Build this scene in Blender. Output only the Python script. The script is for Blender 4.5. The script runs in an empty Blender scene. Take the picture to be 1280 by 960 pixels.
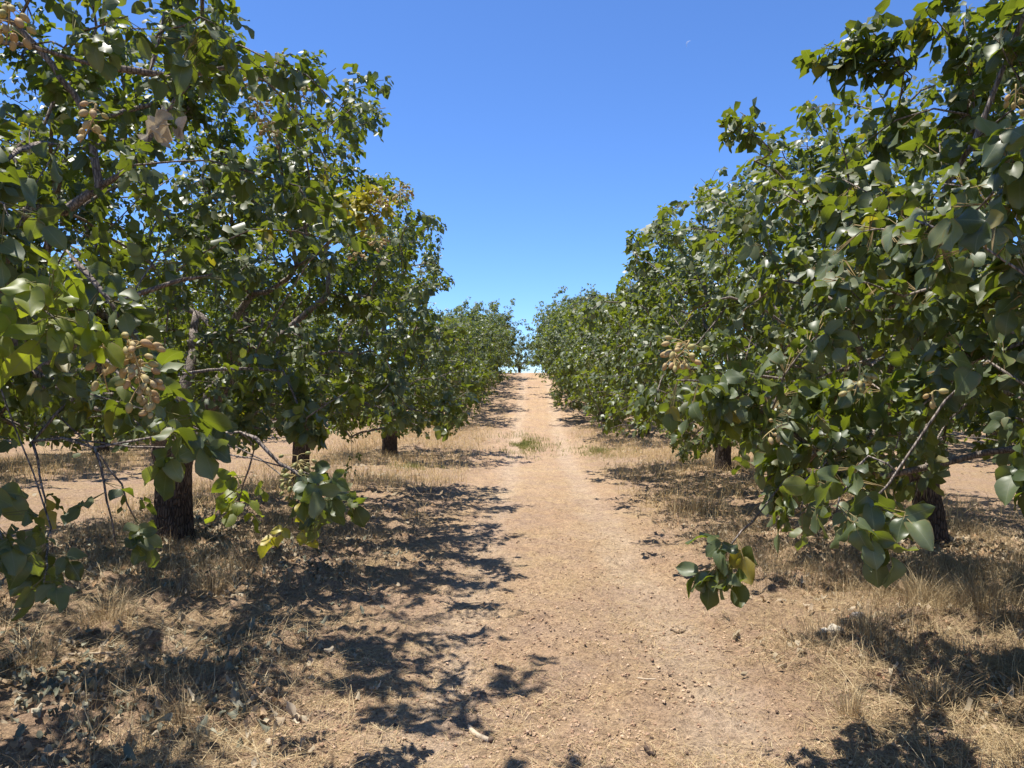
import bpy, math
import numpy as np
from mathutils import Matrix, Vector

R = math.radians
sc = bpy.context.scene
COL = sc.collection

# ------------------------------------------------------------------ camera
CAM = np.array([0.0, 0.0, 1.45])
FPX = 961.0                       # focal length in photo pixels (1280 wide)
YAW, PITCH = math.atan(25 / FPX), math.atan(5 / FPX)
fw = np.array([-math.sin(YAW) * math.cos(PITCH), math.cos(YAW) * math.cos(PITCH), -math.sin(PITCH)])
rt = np.array([math.cos(YAW), math.sin(YAW), 0.0])
up = np.cross(rt, fw)
cam_d = bpy.data.cameras.new('camera')
cam = bpy.data.objects.new('camera', cam_d)
COL.objects.link(cam)
cam_d.sensor_width = 36
cam_d.lens = 36 * FPX / 1280
cam_d.clip_start = 0.05
cam_d.clip_end = 5000
cam.matrix_world = Matrix([list(a) + [b] for a, b in zip(np.stack([rt, up, -fw], 1), CAM)] + [[0, 0, 0, 1]])
sc.camera = cam

# ------------------------------------------------------------------ light
SUN_EL = R(74)
SUN_AZ = math.atan2(-0.95, 0.20)  # from +Y towards +X
to_sun = np.array([math.sin(SUN_AZ) * math.cos(SUN_EL), math.cos(SUN_AZ) * math.cos(SUN_EL), math.sin(SUN_EL)])
w = bpy.data.worlds.new('World')
sc.world = w
w.use_nodes = True
nt = w.node_tree
sky = nt.nodes.new('ShaderNodeTexSky')
sky.sky_type = 'NISHITA'
sky.sun_disc = False
sky.sun_elevation = SUN_EL
sky.sun_rotation = SUN_AZ
sky.altitude = 2000
sky.air_density = 1.0
sky.dust_density = 0.0
sky.ozone_density = 10.0
bg = nt.nodes['Background']
bg.inputs['Strength'].default_value = 0.105
grade = nt.nodes.new('ShaderNodeMix')          # slightly deeper blue over the whole dome
grade.data_type = 'RGBA'
grade.blend_type = 'MULTIPLY'
grade.inputs[0].default_value = 1
grade.inputs[7].default_value = (.93, 1.05, 1.22, 1)
nt.links.new(sky.outputs[0], grade.inputs[6])
nt.links.new(grade.outputs[2], bg.inputs[0])
sl = bpy.data.lights.new('sun', 'SUN')
sl.energy = 4.5
sl.angle = R(0.53)
sl.color = (1.0, 0.95, 0.87)
so = bpy.data.objects.new('sun', sl)
COL.objects.link(so)
so.rotation_euler = Vector(-to_sun).to_track_quat('-Z', 'Y').to_euler()
so.location = (-20, 20, 40)
sc.view_settings.view_transform = 'Standard'
sc.view_settings.look = 'None'
sc.view_settings.exposure = 0.82
sc.view_settings.gamma = 1
sc.cycles.max_bounces = 8
sc.cycles.transparent_max_bounces = 8


# ------------------------------------------------------------------ maths helpers
def proj(p):
    d = np.atleast_2d(p) - CAM
    z = d @ fw
    zz = np.where(np.abs(z) < 1e-6, 1e-6, z)
    return 640 + FPX * (d @ rt) / zz, 480 - FPX * (d @ up) / zz, z


def at(px, py, Y):
    r = fw + rt * (px - 640) / FPX - up * (py - 480) / FPX
    return CAM + r * (Y / r[1])


def nrm(v):
    return v / np.maximum(np.linalg.norm(v, axis=-1, keepdims=True), 1e-9)


def inside(px, py, poly):
    poly = np.array(poly, float)
    res = np.zeros(px.shape, bool)
    j = len(poly) - 1
    for i in range(len(poly)):
        xi, yi = poly[i]
        xj, yj = poly[j]
        if yi != yj:
            res ^= ((yi > py) != (yj > py)) & (px < (xj - xi) * (py - yi) / (yj - yi) + xi)
        j = i
    return res


_h = np.random.default_rng(99).random((256, 256))


def vnoise(x, y):
    xi, yi = np.floor(x).astype(int), np.floor(y).astype(int)
    fx, fy = x - xi, y - yi
    fx, fy = fx * fx * (3 - 2 * fx), fy * fy * (3 - 2 * fy)
    g = lambda a, b: _h[a & 255, b & 255]
    return (g(xi, yi) * (1 - fx) + g(xi + 1, yi) * fx) * (1 - fy) + (g(xi, yi + 1) * (1 - fx) + g(xi + 1, yi + 1) * fx) * fy


def fbm(x, y, o=4):
    s, a, n = 0, 1, 0
    for k in range(o):
        s = s + a * vnoise(x * 2 ** k + 17.3 * k, y * 2 ** k + 5.1 * k)
        n += a
        a *= .5
    return s / n


ROW_L, ROW_R = -3.56, 3.88
ROWS = [ROW_L, ROW_R, ROW_L - 7.5, ROW_R + 7.5, ROW_L - 15, ROW_R + 15]
_py = np.array([-400, -60, -10, 0, 10, 19, 24, 28, 33, 38, 43, 48, 52, 60, 80, 140, 900.])
_pz = np.array([4, 1.2, .3, 0, -.31, -.58, -.34, .0, .5, 1.02, 1.55, 1.88, 1.93, 1.7, .8, -1.5, -8.])


def base_z(y):
    # smooth long profile of the orchard floor
    s = 0
    for d in (-2, -1, 0, 1, 2):
        s = s + np.interp(np.asarray(y, float) + d, _py, _pz)
    return s / 5


def row_dist(x):
    return np.min([np.abs(x - r) for r in ROWS], axis=0)


def path_mask(x, y):
    """1 on the worn lane, 0 off it"""
    e = (fbm(x * .9 + 3, y * .5 + 8) - .5) * .9 + (fbm(x * 4, y * 4, 2) - .5) * .3
    c, hw = .16, 1.22
    return np.clip(.5 - (np.abs(x - c) - hw + e) / .5, 0, 1)


def gz(x, y, fine=True):
    x, y = np.asarray(x, float), np.asarray(y, float)
    z = base_z(y)
    z = z + .10 * np.exp(-(row_dist(x) / 1.3) ** 2) + (fbm(x * .35, y * .35, 3) - .5) * .10
    if fine:
        p = path_mask(x, y)
        z = z + (fbm(x * 3.1, y * 3.1, 3) - .5) * (.06 - .030 * p)
        z = z - .02 * p * (np.exp(-((x + .45) / .22) ** 2) + np.exp(-((x - .85) / .22) ** 2))
        m = fbm(x * 11 + 5, y * 11, 3)
        z = z + (m - .5) * (.054 - .020 * p) + np.maximum(m - .55, 0) * (.11 - .03 * p)
    return z


# ------------------------------------------------------------------ object helpers
def tag(o, label=None, cat=None, group=None, kind=None):
    if label: o['label'] = label
    if cat: o['category'] = cat
    if group: o['group'] = group
    if kind: o['kind'] = kind
    return o


def empty(name, loc):
    o = bpy.data.objects.new(name, None)
    o.empty_display_size = .2
    o.location = loc
    COL.objects.link(o)
    return o


def mesh_np(name, V, F, mat, smooth=True, uv=None, attrs=None):
    """V (n,3); F list of (array m x k) face arrays"""
    me = bpy.data.meshes.new(name)
    V = np.ascontiguousarray(V, np.float32)
    Fs = [np.asarray(f, np.int32) for f in F if len(f)]
    loops = np.concatenate([f.ravel() for f in Fs])
    tot = np.concatenate([np.full(len(f), f.shape[1], np.int32) for f in Fs])
    start = np.concatenate([[0], np.cumsum(tot)[:-1]]).astype(np.int32)
    me.vertices.add(len(V))
    me.vertices.foreach_set('co', V.ravel())
    me.loops.add(len(loops))
    me.loops.foreach_set('vertex_index', loops)
    me.polygons.add(len(tot))
    me.polygons.foreach_set('loop_start', start)
    me.polygons.foreach_set('loop_total', tot)
    me.polygons.foreach_set('use_smooth', np.full(len(tot), smooth))
    if uv is not None:
        l = me.uv_layers.new(name='UVMap')
        l.data.foreach_set('uv', np.ascontiguousarray(uv[loops], np.float32).ravel())
    for k, a in (attrs or {}).items():
        at_ = me.attributes.new(k, 'FLOAT', 'POINT')
        at_.data.foreach_set('value', np.ascontiguousarray(a, np.float32))
    me.update(calc_edges=True)
    me.materials.append(mat)
    return me


def link(name, me, parent=None, loc=None):
    o = bpy.data.objects.new(name, me)
    COL.objects.link(o)
    if parent is not None: o.parent = parent
    if loc is not None: o.location = loc
    return o


def tube(P, rad, sides=7, cap=True, seed=None, rough=0):
    """returns V, quads, tris"""
    P = np.asarray(P, float)
    rad = np.asarray(rad, float)
    n = len(P)
    T = nrm(np.gradient(P, axis=0))
    a = np.cross(T[0], [0, 0, 1.0])
    if np.linalg.norm(a) < .1: a = np.cross(T[0], [1.0, 0, 0])
    a = a / np.linalg.norm(a)
    V = np.zeros((n, sides, 3))
    th = np.arange(sides) / sides * 2 * np.pi
    rr = np.ones((n, sides))
    if rough:
        rg = np.random.default_rng(seed or 0)
        rr = rr + rough * (rg.random((n, sides)) - .5)
    for i in range(n):
        a = a - T[i] * np.dot(a, T[i])
        a = a / max(np.linalg.norm(a), 1e-6)
        b = np.cross(T[i], a)
        V[i] = P[i] + rad[i] * rr[i][:, None] * (np.cos(th)[:, None] * a + np.sin(th)[:, None] * b)
    idx = np.arange(n * sides).reshape(n, sides)
    q = np.stack([idx[:-1], np.roll(idx[:-1], -1, 1), np.roll(idx[1:], -1, 1), idx[1:]], -1).reshape(-1, 4)
    V = V.reshape(-1, 3)
    t = np.zeros((0, 3), int)
    if cap:
        V = np.vstack([V, P[0], P[-1]])
        c0, c1 = n * sides, n * sides + 1
        t = np.vstack([np.stack([np.full(sides, c0), np.roll(idx[0], -1), idx[0]], 1),
                       np.stack([np.full(sides, c1), idx[-1], np.roll(idx[-1], -1)], 1)])
    return V, q, t


class Acc:
    def __init__(s):
        s.V, s.Q, s.T, s.n = [], [], [], 0

    def add(s, V, q=None, t=None):
        s.V.append(V)
        if q is not None and len(q): s.Q.append(np.asarray(q) + s.n)
        if t is not None and len(t): s.T.append(np.asarray(t) + s.n)
        s.n += len(V)

    def mesh(s, name, mat, smooth=True, off=None):
        V = np.vstack(s.V)
        if off is not None: V = V - np.asarray(off)
        F = ([np.vstack(s.Q)] if s.Q else []) + ([np.vstack(s.T)] if s.T else [])
        return mesh_np(name, V, F, mat, smooth)


# ------------------------------------------------------------------ materials
def newmat(name):
    m = bpy.data.materials.new(name)
    m.use_nodes = True
    t = m.node_tree
    b = t.nodes['Principled BSDF']
    return m, t, b


def N(t, typ, **kw):
    n = t.nodes.new(typ)
    for k, v in kw.items():
        if k.startswith('i_'):
            n.inputs[int(k[2:]) if k[2:].isdigit() else k[2:]].default_value = v
        else:
            setattr(n, k, v)
    return n


def ramp(t, fac, stops, interp='LINEAR'):
    r = t.nodes.new('ShaderNodeValToRGB')
    r.color_ramp.interpolation = interp
    e = r.color_ramp.elements
    while len(e) < len(stops): e.new(.5)
    for x, (p, c) in zip(e, stops):
        x.position = p
        x.color = (*c, 1) if len(c) == 3 else c
    t.links.new(fac, r.inputs[0])
    return r.outputs[0]


def mix(t, fac, a, b, mode='MIX'):
    n = N(t, 'ShaderNodeMix', data_type='RGBA', blend_type=mode)
    for s, v in ((0, fac), (6, a), (7, b)):
        if isinstance(v, bpy.types.NodeSocket): t.links.new(v, n.inputs[s])
        elif s == 0: n.inputs[0].default_value = v
        else: n.inputs[s].default_value = (*v, 1)
    return n.outputs[2]


def math_(t, op, a, b=0.0, c=0.0):
    n = N(t, 'ShaderNodeMath', operation=op)
    for i, v in enumerate((a, b, c)):
        if isinstance(v, bpy.types.NodeSocket): t.links.new(v, n.inputs[i])
        else: n.inputs[i].default_value = v
    return n.outputs[0]


def noise(t, vec, scale, detail=4, rough=.55):
    n = N(t, 'ShaderNodeTexNoise')
    n.inputs['Scale'].default_value = scale
    n.inputs['Detail'].default_value = detail
    n.inputs['Roughness'].default_value = rough
    t.links.new(vec, n.inputs['Vector'])
    return n.outputs['Fac']


def soil_material():
    m, t, b = newmat('orchard_soil')
    pos = N(t, 'ShaderNodeNewGeometry').outputs['Position']
    pth = N(t, 'ShaderNodeAttribute', attribute_name='worn').outputs['Fac']
    big = noise(t, pos, .55, 5)
    mid = noise(t, pos, 3.2, 6, .65)
    fine = noise(t, pos, 24, 6, .75)
    grit = noise(t, pos, 78, 3, .75)
    c1 = ramp(t, mid, [(.28, (.31, .195, .125)), (.5, (.42, .285, .185)), (.72, (.52, .375, .25))])
    c2 = ramp(t, big, [(.3, (.39, .25, .17)), (.55, (.44, .30, .19)), (.75, (.52, .385, .225))])
    dirt = mix(t, .5, c1, c2)
    straw = ramp(t, fine, [(.3, (.31, .215, .12)), (.55, (.49, .36, .185)), (.75, (.62, .49, .27))])
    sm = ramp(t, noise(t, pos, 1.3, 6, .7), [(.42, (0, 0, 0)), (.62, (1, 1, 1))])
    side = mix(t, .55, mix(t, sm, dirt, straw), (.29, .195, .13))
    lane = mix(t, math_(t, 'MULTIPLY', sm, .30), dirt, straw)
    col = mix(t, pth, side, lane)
    sx = N(t, 'ShaderNodeSeparateXYZ')
    t.links.new(pos, sx.inputs[0])
    wob = math_(t, 'ADD', sx.outputs[0], math_(t, 'MULTIPLY', noise(t, pos, .8, 3), .5))
    for c_ in (-.22, 1.12):     # two compacted paler wheel tracks
        tk = ramp(t, math_(t, 'ABSOLUTE', math_(t, 'SUBTRACT', wob, c_)), [(.10, (1, 1, 1)), (.30, (0, 0, 0))])
        tk = math_(t, 'MULTIPLY', math_(t, 'MULTIPLY', tk, pth), math_(t, 'MULTIPLY', mid, .9))
        col = mix(t, tk, col, (.50, .39, .29))
    pk = ramp(t, noise(t, pos, 1.9, 5, .7), [(.46, (0, 0, 0)), (.64, (.6, .6, .6))])
    col = mix(t, pk, col, (.355, .25, .19))
    g = ramp(t, fine, [(.30, (.38, .35, .33)), (.5, (1, 1, 1)), (.68, (1.32, 1.30, 1.24))])
    col = mix(t, .8, col, g, 'MULTIPLY')
    g2 = ramp(t, grit, [(.34, (.42, .39, .37)), (.5, (1, 1, 1)), (.66, (1.38, 1.35, 1.28))])
    col = mix(t, .7, col, g2, 'MULTIPLY')
    col = mix(t, 1.0, col, (1.12, 1.13, 1.11), 'MULTIPLY')
    t.links.new(col, b.inputs['Base Color'])
    b.inputs['Roughness'].default_value = .95
    b.inputs['Specular IOR Level'].default_value = .15
    h = math_(t, 'ADD', math_(t, 'MULTIPLY', fine, .045), math_(t, 'MULTIPLY', grit, .014))
    bp = N(t, 'ShaderNodeBump')
    bp.inputs['Distance'].default_value = 1.0
    bp.inputs['Strength'].default_value = 1.0
    t.links.new(h, bp.inputs['Height'])
    t.links.new(bp.outputs[0], b.inputs['Normal'])
    return m


def leaf_material(name, stops, autumn=(.42, .30, .03), dust_sheen=.58, trans=.41, rough=.39, spec=.68):
    m, t, b = newmat(name)
    tint = N(t, 'ShaderNodeAttribute', attribute_name='tint').outputs['Fac']
    aut = N(t, 'ShaderNodeAttribute', attribute_name='autumn').outputs['Fac']
    rnd = N(t, 'ShaderNodeObjectInfo').outputs['Random']
    v = math_(t, 'FRACT', math_(t, 'ADD', tint, rnd))
    col = ramp(t, v, stops)
    col = mix(t, aut, col, autumn)
    uv = N(t, 'ShaderNodeUVMap').outputs[0]
    sep = N(t, 'ShaderNodeSeparateXYZ')
    t.links.new(uv, sep.inputs[0])
    au = math_(t, 'ABSOLUTE', math_(t, 'SUBTRACT', sep.outputs[0], .5))
    rib = math_(t, 'LESS_THAN', au, .018)
    # side veins running forward from the midrib
    vv = math_(t, 'SUBTRACT', sep.outputs[1], math_(t, 'MULTIPLY', au, .55))
    fr = math_(t, 'FRACT', math_(t, 'MULTIPLY', vv, 8.0))
    vein = math_(t, 'LESS_THAN', math_(t, 'ABSOLUTE', math_(t, 'SUBTRACT', fr, .5)), .035)
    veins = math_(t, 'MAXIMUM', math_(t, 'MULTIPLY', rib, .75), math_(t, 'MULTIPLY', vein, .22))
    blot = noise(t, N(t, 'ShaderNodeNewGeometry').outputs['Position'], 45, 3)
    col = mix(t, .5, col, ramp(t, blot, [(.3, (.72, .74, .7)), (.7, (1.2, 1.18, 1.1))]), 'MULTIPLY')
    col = mix(t, veins, col, (.17, .19, .085))
    bf = N(t, 'ShaderNodeNewGeometry').outputs['Backfacing']
    dust_sheen_noise = noise(t, N(t, 'ShaderNodeNewGeometry').outputs['Position'], 7, 3)
    dm = math_(t, 'MULTIPLY', ramp(t, math_(t, 'ADD', math_(t, 'MULTIPLY', dust_sheen_noise, .5), math_(t, 'MULTIPLY', v, .5)), [(.25, (.12,) * 3), (.75, (.75,) * 3)]), dust_sheen)
    top = mix(t, dm, col, (.27, .30, .22))  # pale upper side: dust, plus sunlit sheen put into the colour
    edge = math_(t, 'MULTIPLY', ramp(t, math_(t, 'ADD', au, math_(t, 'MULTIPLY', blot, .35)), [(.60, (0, 0, 0)), (.66, (1, 1, 1))]), math_(t, 'GREATER_THAN', v, .62))
    top = mix(t, math_(t, 'MULTIPLY', edge, .7), top, (.24, .165, .08))
    pale = mix(t, .40, col, (.12, .125, .035))
    pale = mix(t, math_(t, 'MULTIPLY', edge, .6), pale, (.22, .15, .07))
    col2 = mix(t, bf, top, pale)
    t.links.new(col2, b.inputs['Base Color'])
    rg = math_(t, 'ADD', math_(t, 'ADD', rough, math_(t, 'MULTIPLY', v, .14)), math_(t, 'MULTIPLY', bf, .12))
    t.links.new(rg, b.inputs['Roughness'])
    b.inputs['Specular IOR Level'].default_value = spec
    tr = N(t, 'ShaderNodeBsdfTranslucent')
    tc = mix(t, .34, col, (.32, .36, .015))
    tc = mix(t, 1.0, tc, (1.4, 1.45, .8), 'MULTIPLY')
    t.links.new(tc, tr.inputs[0])
    ms = N(t, 'ShaderNodeMixShader')
    ms.inputs[0].default_value = trans
    t.links.new(b.outputs[0], ms.inputs[1])
    t.links.new(tr.outputs[0], ms.inputs[2])
    t.links.new(ms.outputs[0], t.nodes['Material Output'].inputs[0])
    return m


def bark_material(name, c0, c1, c2, scale=1.0, bump=.02, dark_base=False):
    m, t, b = newmat(name)
    tc = N(t, 'ShaderNodeTexCoord').outputs['Object']
    mp = N(t, 'ShaderNodeMapping')
    mp.inputs['Scale'].default_value = (1, 1, .28)
    t.links.new(tc, mp.inputs[0])
    n1 = noise(t, mp.outputs[0], 22 * scale, 6, .65)
    vo = N(t, 'ShaderNodeTexVoronoi', feature='DISTANCE_TO_EDGE')
    vo.inputs['Scale'].default_value = 26 * scale
    t.links.new(mp.outputs[0], vo.inputs['Vector'])
    crack = ramp(t, vo.outputs['Distance'], [(0, (.25, .25, .25)), (.16, (1, 1, 1))])
    col = ramp(t, n1, [(.3, c0), (.5, c1), (.7, c2)])
    col = mix(t, .75, col, mix(t, .0, crack, crack), 'MULTIPLY')
    if dark_base:      # charcoal coloured rootstock below the graft
        sp = N(t, 'ShaderNodeSeparateXYZ')
        t.links.new(tc, sp.inputs[0])
        zz = math_(t, 'ADD', sp.outputs[2], math_(t, 'MULTIPLY', n1, .25))
        f = ramp(t, zz, [(.50, (1, 1, 1)), (.72, (0, 0, 0))])
        col = mix(t, f, col, mix(t, .55, col, (.022, .018, .016)))
    t.links.new(col, b.inputs['Base Color'])
    b.inputs['Roughness'].default_value = .9
    b.inputs['Specular IOR Level'].default_value = .2
    bp = N(t, 'ShaderNodeBump')
    bp.inputs['Distance'].default_value = bump
    t.links.new(math_(t, 'ADD', math_(t, 'MULTIPLY', n1, .5), crack), bp.inputs['Height'])
    t.links.new(bp.outputs[0], b.inputs['Normal'])
    return m


def plain(name, stops, rough=.8, trans=0, spec=.3, scale=18, bump=0):
    """colour from a per-piece random value plus fine noise"""
    m, t, b = newmat(name)
    tint = N(t, 'ShaderNodeAttribute', attribute_name='tint').outputs['Fac']
    rnd = N(t, 'ShaderNodeObjectInfo').outputs['Random']
    v = math_(t, 'FRACT', math_(t, 'ADD', tint, rnd))
    col = ramp(t, v, stops)
    nn = noise(t, N(t, 'ShaderNodeTexCoord').outputs['Object'], scale, 4, .6)
    col = mix(t, .7, col, ramp(t, nn, [(.3, (.68, .66, .63)), (.7, (1.2, 1.18, 1.14))]), 'MULTIPLY')
    t.links.new(col, b.inputs['Base Color'])
    b.inputs['Roughness'].default_value = rough
    b.inputs['Specular IOR Level'].default_value = spec
    if bump:
        bp = N(t, 'ShaderNodeBump')
        bp.inputs['Distance'].default_value = bump
        t.links.new(nn, bp.inputs['Height'])
        t.links.new(bp.outputs[0], b.inputs['Normal'])
    if trans:
        tr = N(t, 'ShaderNodeBsdfTranslucent')
        t.links.new(col, tr.inputs[0])
        ms = N(t, 'ShaderNodeMixShader')
        ms.inputs[0].default_value = trans
        t.links.new(b.outputs[0], ms.inputs[1])
        t.links.new(tr.outputs[0], ms.inputs[2])
        t.links.new(ms.outputs[0], t.nodes['Material Output'].inputs[0])
    return m


M_SOIL = soil_material()
GREENS = [(0, (.036, .060, .013)), (.35, (.058, .092, .018)), (.7, (.088, .125, .022)), (.94, (.13, .16, .026)),
          (.985, (.12, .125, .03)), (.996, (.33, .24, .03))]
M_LEAF = leaf_material('pistachio_leaf', GREENS)
M_LEAF_YEL = leaf_material('yellowing_leaf', [(0, (.26, .25, .02)), (.5, (.44, .36, .03)), (1, (.50, .37, .03))], trans=.36, dust_sheen=.2)
M_LEAF_FRESH_LIT = leaf_material('fresh_lit_leaf', [(0, (.16, .21, .02)), (1, (.26, .29, .025))], trans=.5, dust_sheen=.1)  # lime shoots, colour brightened so that shaded sprigs look sunlit
M_LIMB = bark_material('limb_bark', (.17, .135, .11), (.29, .24, .20), (.40, .345, .295), 2.2, .005)
M_TRUNK = bark_material('trunk_bark', (.095, .066, .050), (.19, .138, .105), (.30, .23, .175), 1.5, .02, True)
M_PETIOLE = plain('petiole', [(0, (.20, .20, .08)), (1, (.30, .22, .10))])
M_NUT = plain('nut_hull', [(0, (.52, .45, .19)), (.4, (.57, .44, .21)), (.8, (.54, .36, .18)), (1, (.44, .43, .15))], .6, .22, .3, 160)
M_NUT_GREEN = plain('green_nut_hull', [(0, (.26, .27, .09)), (1, (.40, .34, .14))], .5, .1, .4, 60)
M_STALK = plain('nut_stalk', [(0, (.40, .28, .12)), (1, (.45, .36, .16))])
M_STRAW = plain('dry_grass_blade', [(0, (.36, .25, .135)), (.3, (.50, .37, .20)), (.7, (.62, .485, .275)), (1, (.70, .58, .37))], .7, .3)
M_GOLD = plain('golden_grass_blade', [(0, (.46, .33, .16)), (.3, (.62, .46, .23)), (.7, (.74, .58, .31)), (1, (.80, .67, .42))], .7, .45)
M_STRAW_DULL = plain('dull_dry_grass_blade', [(0, (.24, .18, .105)), (.4, (.40, .30, .17)), (.8, (.56, .44, .25)), (1, (.66, .54, .34))], .7, .25)
M_GREEN_GRASS = plain('green_grass_blade', [(0, (.16, .21, .04)), (.5, (.27, .30, .08)), (1, (.48, .42, .18))], .6, .3)
M_DEAD = plain('dry_leaf', [(0, (.36, .29, .19)), (.5, (.47, .40, .29)), (.8, (.42, .27, .15)), (1, (.55, .48, .36))], .75, .2, .2, 40)
M_DEAD_GREY = plain('grey_dry_leaf', [(0, (.15, .155, .105)), (.6, (.23, .23, .165)), (1, (.36, .34, .25))], .7, .1, .3, 40)
M_DEAD_TAN = plain('tan_dead_leaf', [(0, (.48, .40, .27)), (1, (.56, .48, .34))], .8, .25, .2, 30)
M_RUST = plain('rust_dry_leaf', [(0, (.30, .15, .09)), (1, (.44, .27, .17))], .75, .15, .2, 40)
M_CLOD = plain('soil_clod', [(0, (.30, .19, .125)), (.4, (.42, .28, .185)), (.75, (.56, .41, .28)), (.86, (.50, .36, .24)), (.9, (.12, .08, .06)), (1, (.16, .11, .08))], .95, 0, .1, 60, .004)
M_STONE = plain('pale_stone', [(0, (.58, .52, .42)), (1, (.68, .62, .52))], .85, 0, .2, 25, .006)
M_STONE_DARK = plain('grey_stone', [(0, (.17, .15, .14)), (1, (.24, .22, .21))], .85, 0, .2, 25, .006)
M_STICK = plain('bleached_stick', [(0, (.42, .34, .245)), (1, (.50, .41, .30))], .85, 0, .2, 30, .003)
M_STICK_DARK = plain('dark_stick', [(0, (.11, .075, .055)), (1, (.17, .12, .085))], .85, 0, .2, 30, .003)
M_STICK_RED = plain('reddish_twig', [(0, (.45, .20, .12)), (1, (.50, .25, .15))], .8)

# ------------------------------------------------------------------ ground (one grid, lane faces split from the rest)
def axis(segs):
    out = [np.array([segs[0][0]])]
    for a, b, n, p in segs:
        u = np.linspace(0, 1, n + 1)[1:]
        out.append(a + (b - a) * (u ** p if p > 0 else 1 - (1 - u) ** (-p)))
    return np.concatenate(out)


gx = axis([(-700, -24, 16, -4), (-24, -4.4, 70, -1.6), (-4.4, 4.8, 215, 1), (4.8, 24, 70, 1.6), (24, 700, 16, 4)])
gy = axis([(-500, -3, 16, -4), (-3, 2.2, 50, -1.5), (2.2, 8, 190, 1), (8, 24, 130, 1.5), (24, 60, 60, 1.2), (60, 900, 22, 3)])
GX, GY = np.meshgrid(gx, gy)
GZ = gz(GX, GY)
PM = path_mask(GX, GY)
idx = np.arange(GX.size).reshape(GX.shape)
quads = np.stack([idx[:-1, :-1], idx[:-1, 1:], idx[1:, 1:], idx[1:, :-1]], -1).reshape(-1, 4)
V = np.stack([GX, GY, GZ], -1).reshape(-1, 3)
pmv = PM.ravel()
fc = pmv[quads].mean(1)
ylim = V[quads][:, :, 1].mean(1)
is_path = (fc > .5) & (ylim > -60) & (ylim < 90)


def sub(name, fm):
    q = quads[fm]
    u, inv = np.unique(q, return_inverse=True)
    return mesh_np(name, V[u], [inv.reshape(-1, 4)], M_SOIL, True, attrs={'worn': pmv[u]})


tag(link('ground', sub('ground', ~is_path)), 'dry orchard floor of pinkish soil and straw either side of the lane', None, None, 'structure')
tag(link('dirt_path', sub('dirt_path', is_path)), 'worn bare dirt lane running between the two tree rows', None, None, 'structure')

# ------------------------------------------------------------------ leaf templates
def leaf_template(rng, na, rows, curl, fold, wave, wid=.70):
    """rows = parameter values between base and tip; single vertices at the ends. x across, y along, z normal"""
    V, UV = [(0, 0, 0)], [(.5, 0)]
    ph = rng.random() * 6.28
    skew = (rng.random() - .5) * .16
    for tt in rows:
        wv = wid * .5 * max(0, 1 - abs(2 * tt ** .88 - 1) ** 2.0) ** .50
        for k in range(na):
            u = -1 + 2 * k / (na - 1)
            x = u * wv + skew * math.sin(math.pi * tt) * .6
            z = fold * abs(u) * wv - curl * tt * tt + wave * abs(u) ** 1.5 * math.sin(tt * 5.5 + ph + (1.7 if u > 0 else 0)) * .5
            V.append((x, tt - .10 * abs(u) * tt, z))
            UV.append((.5 + .5 * u, tt))
    V.append((skew * .2, 1.0, -curl))
    UV.append((.5, 1))
    Q, T = [], []
    for k in range(na - 1):
        T.append((0, 2 + k, 1 + k))
    for r in range(len(rows) - 1):
        a = 1 + r * na
        for k in range(na - 1):
            Q.append((a + k, a + k + 1, a + na + k + 1, a + na + k))
    a = 1 + (len(rows) - 1) * na
    e = len(V) - 1
    for k in range(na - 1):
        T.append((a + k, a + k + 1, e))
    return np.array(V, float), np.array(UV, float), np.array(Q, int).reshape(-1, 4), np.array(T, int)


def templates(seed, na, rows, n=8, dry=False):
    rng = np.random.default_rng(seed)
    if dry:      # shrivelled: rolled edges, bent midrib
        return [leaf_template(rng, na, rows, rng.uniform(-.6, .9), rng.choice([-1, 1]) * rng.uniform(.5, 1.3), rng.uniform(.3, .9), rng.uniform(.38, .62)) for _ in range(n)]
    return [leaf_template(rng, na, rows, rng.uniform(-.08, .46), rng.uniform(-.32, .60), rng.uniform(.08, .36), rng.uniform(.62, .80)) for _ in range(n)]


LOD = {'close': templates(1, 5, [.03, .12, .28, .48, .68, .85, .96], 14),
       'near': templates(2, 3, [.06, .25, .50, .75, .94], 12),
       'mid': templates(3, 3, [.18, .80], 10),
       'far': templates(4, 3, [.48], 8),
       'dry': templates(5, 3, [.2, .55, .88], 10, True)}


def frames(D, Nn):
    """columns: x across, y along, z normal"""
    D = nrm(D)
    X = nrm(np.cross(D, Nn))
    Z = np.cross(X, D)
    return np.stack([X, D, Z], -1)


def leaves_mesh(name, P, D, Nn, S, tint, autumn, lod, mat, rng, off):
    tpl = LOD[lod]
    Fm = frames(D, Nn)
    which = rng.integers(0, len(tpl), len(P))
    Vs, Qs, Ts, UVs, Ti, Au, n = [], [], [], [], [], [], 0
    for k, (tv, tuv, tq, tt) in enumerate(tpl):
        sel = np.where(which == k)[0]
        if not len(sel): continue
        vv = np.einsum('nij,vj->nvi', Fm[sel], tv) * S[sel][:, None, None] + P[sel][:, None, :]
        m = len(tv)
        o = n + np.arange(len(sel))[:, None, None] * m
        if len(tq): Qs.append((tq[None] + o).reshape(-1, 4))
        Ts.append((tt[None] + o).reshape(-1, 3))
        Vs.append(vv.reshape(-1, 3))
        UVs.append(np.tile(tuv, (len(sel), 1)))
        Ti.append(np.repeat(tint[sel], m))
        Au.append(np.repeat(autumn[sel], m))
        n += len(sel) * m
    F = ([np.vstack(Qs)] if Qs else []) + [np.vstack(Ts)]
    return mesh_np(name, np.vstack(Vs) - off, F, mat, True, np.vstack(UVs), {'tint': np.concatenate(Ti), 'autumn': np.concatenate(Au)})


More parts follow.
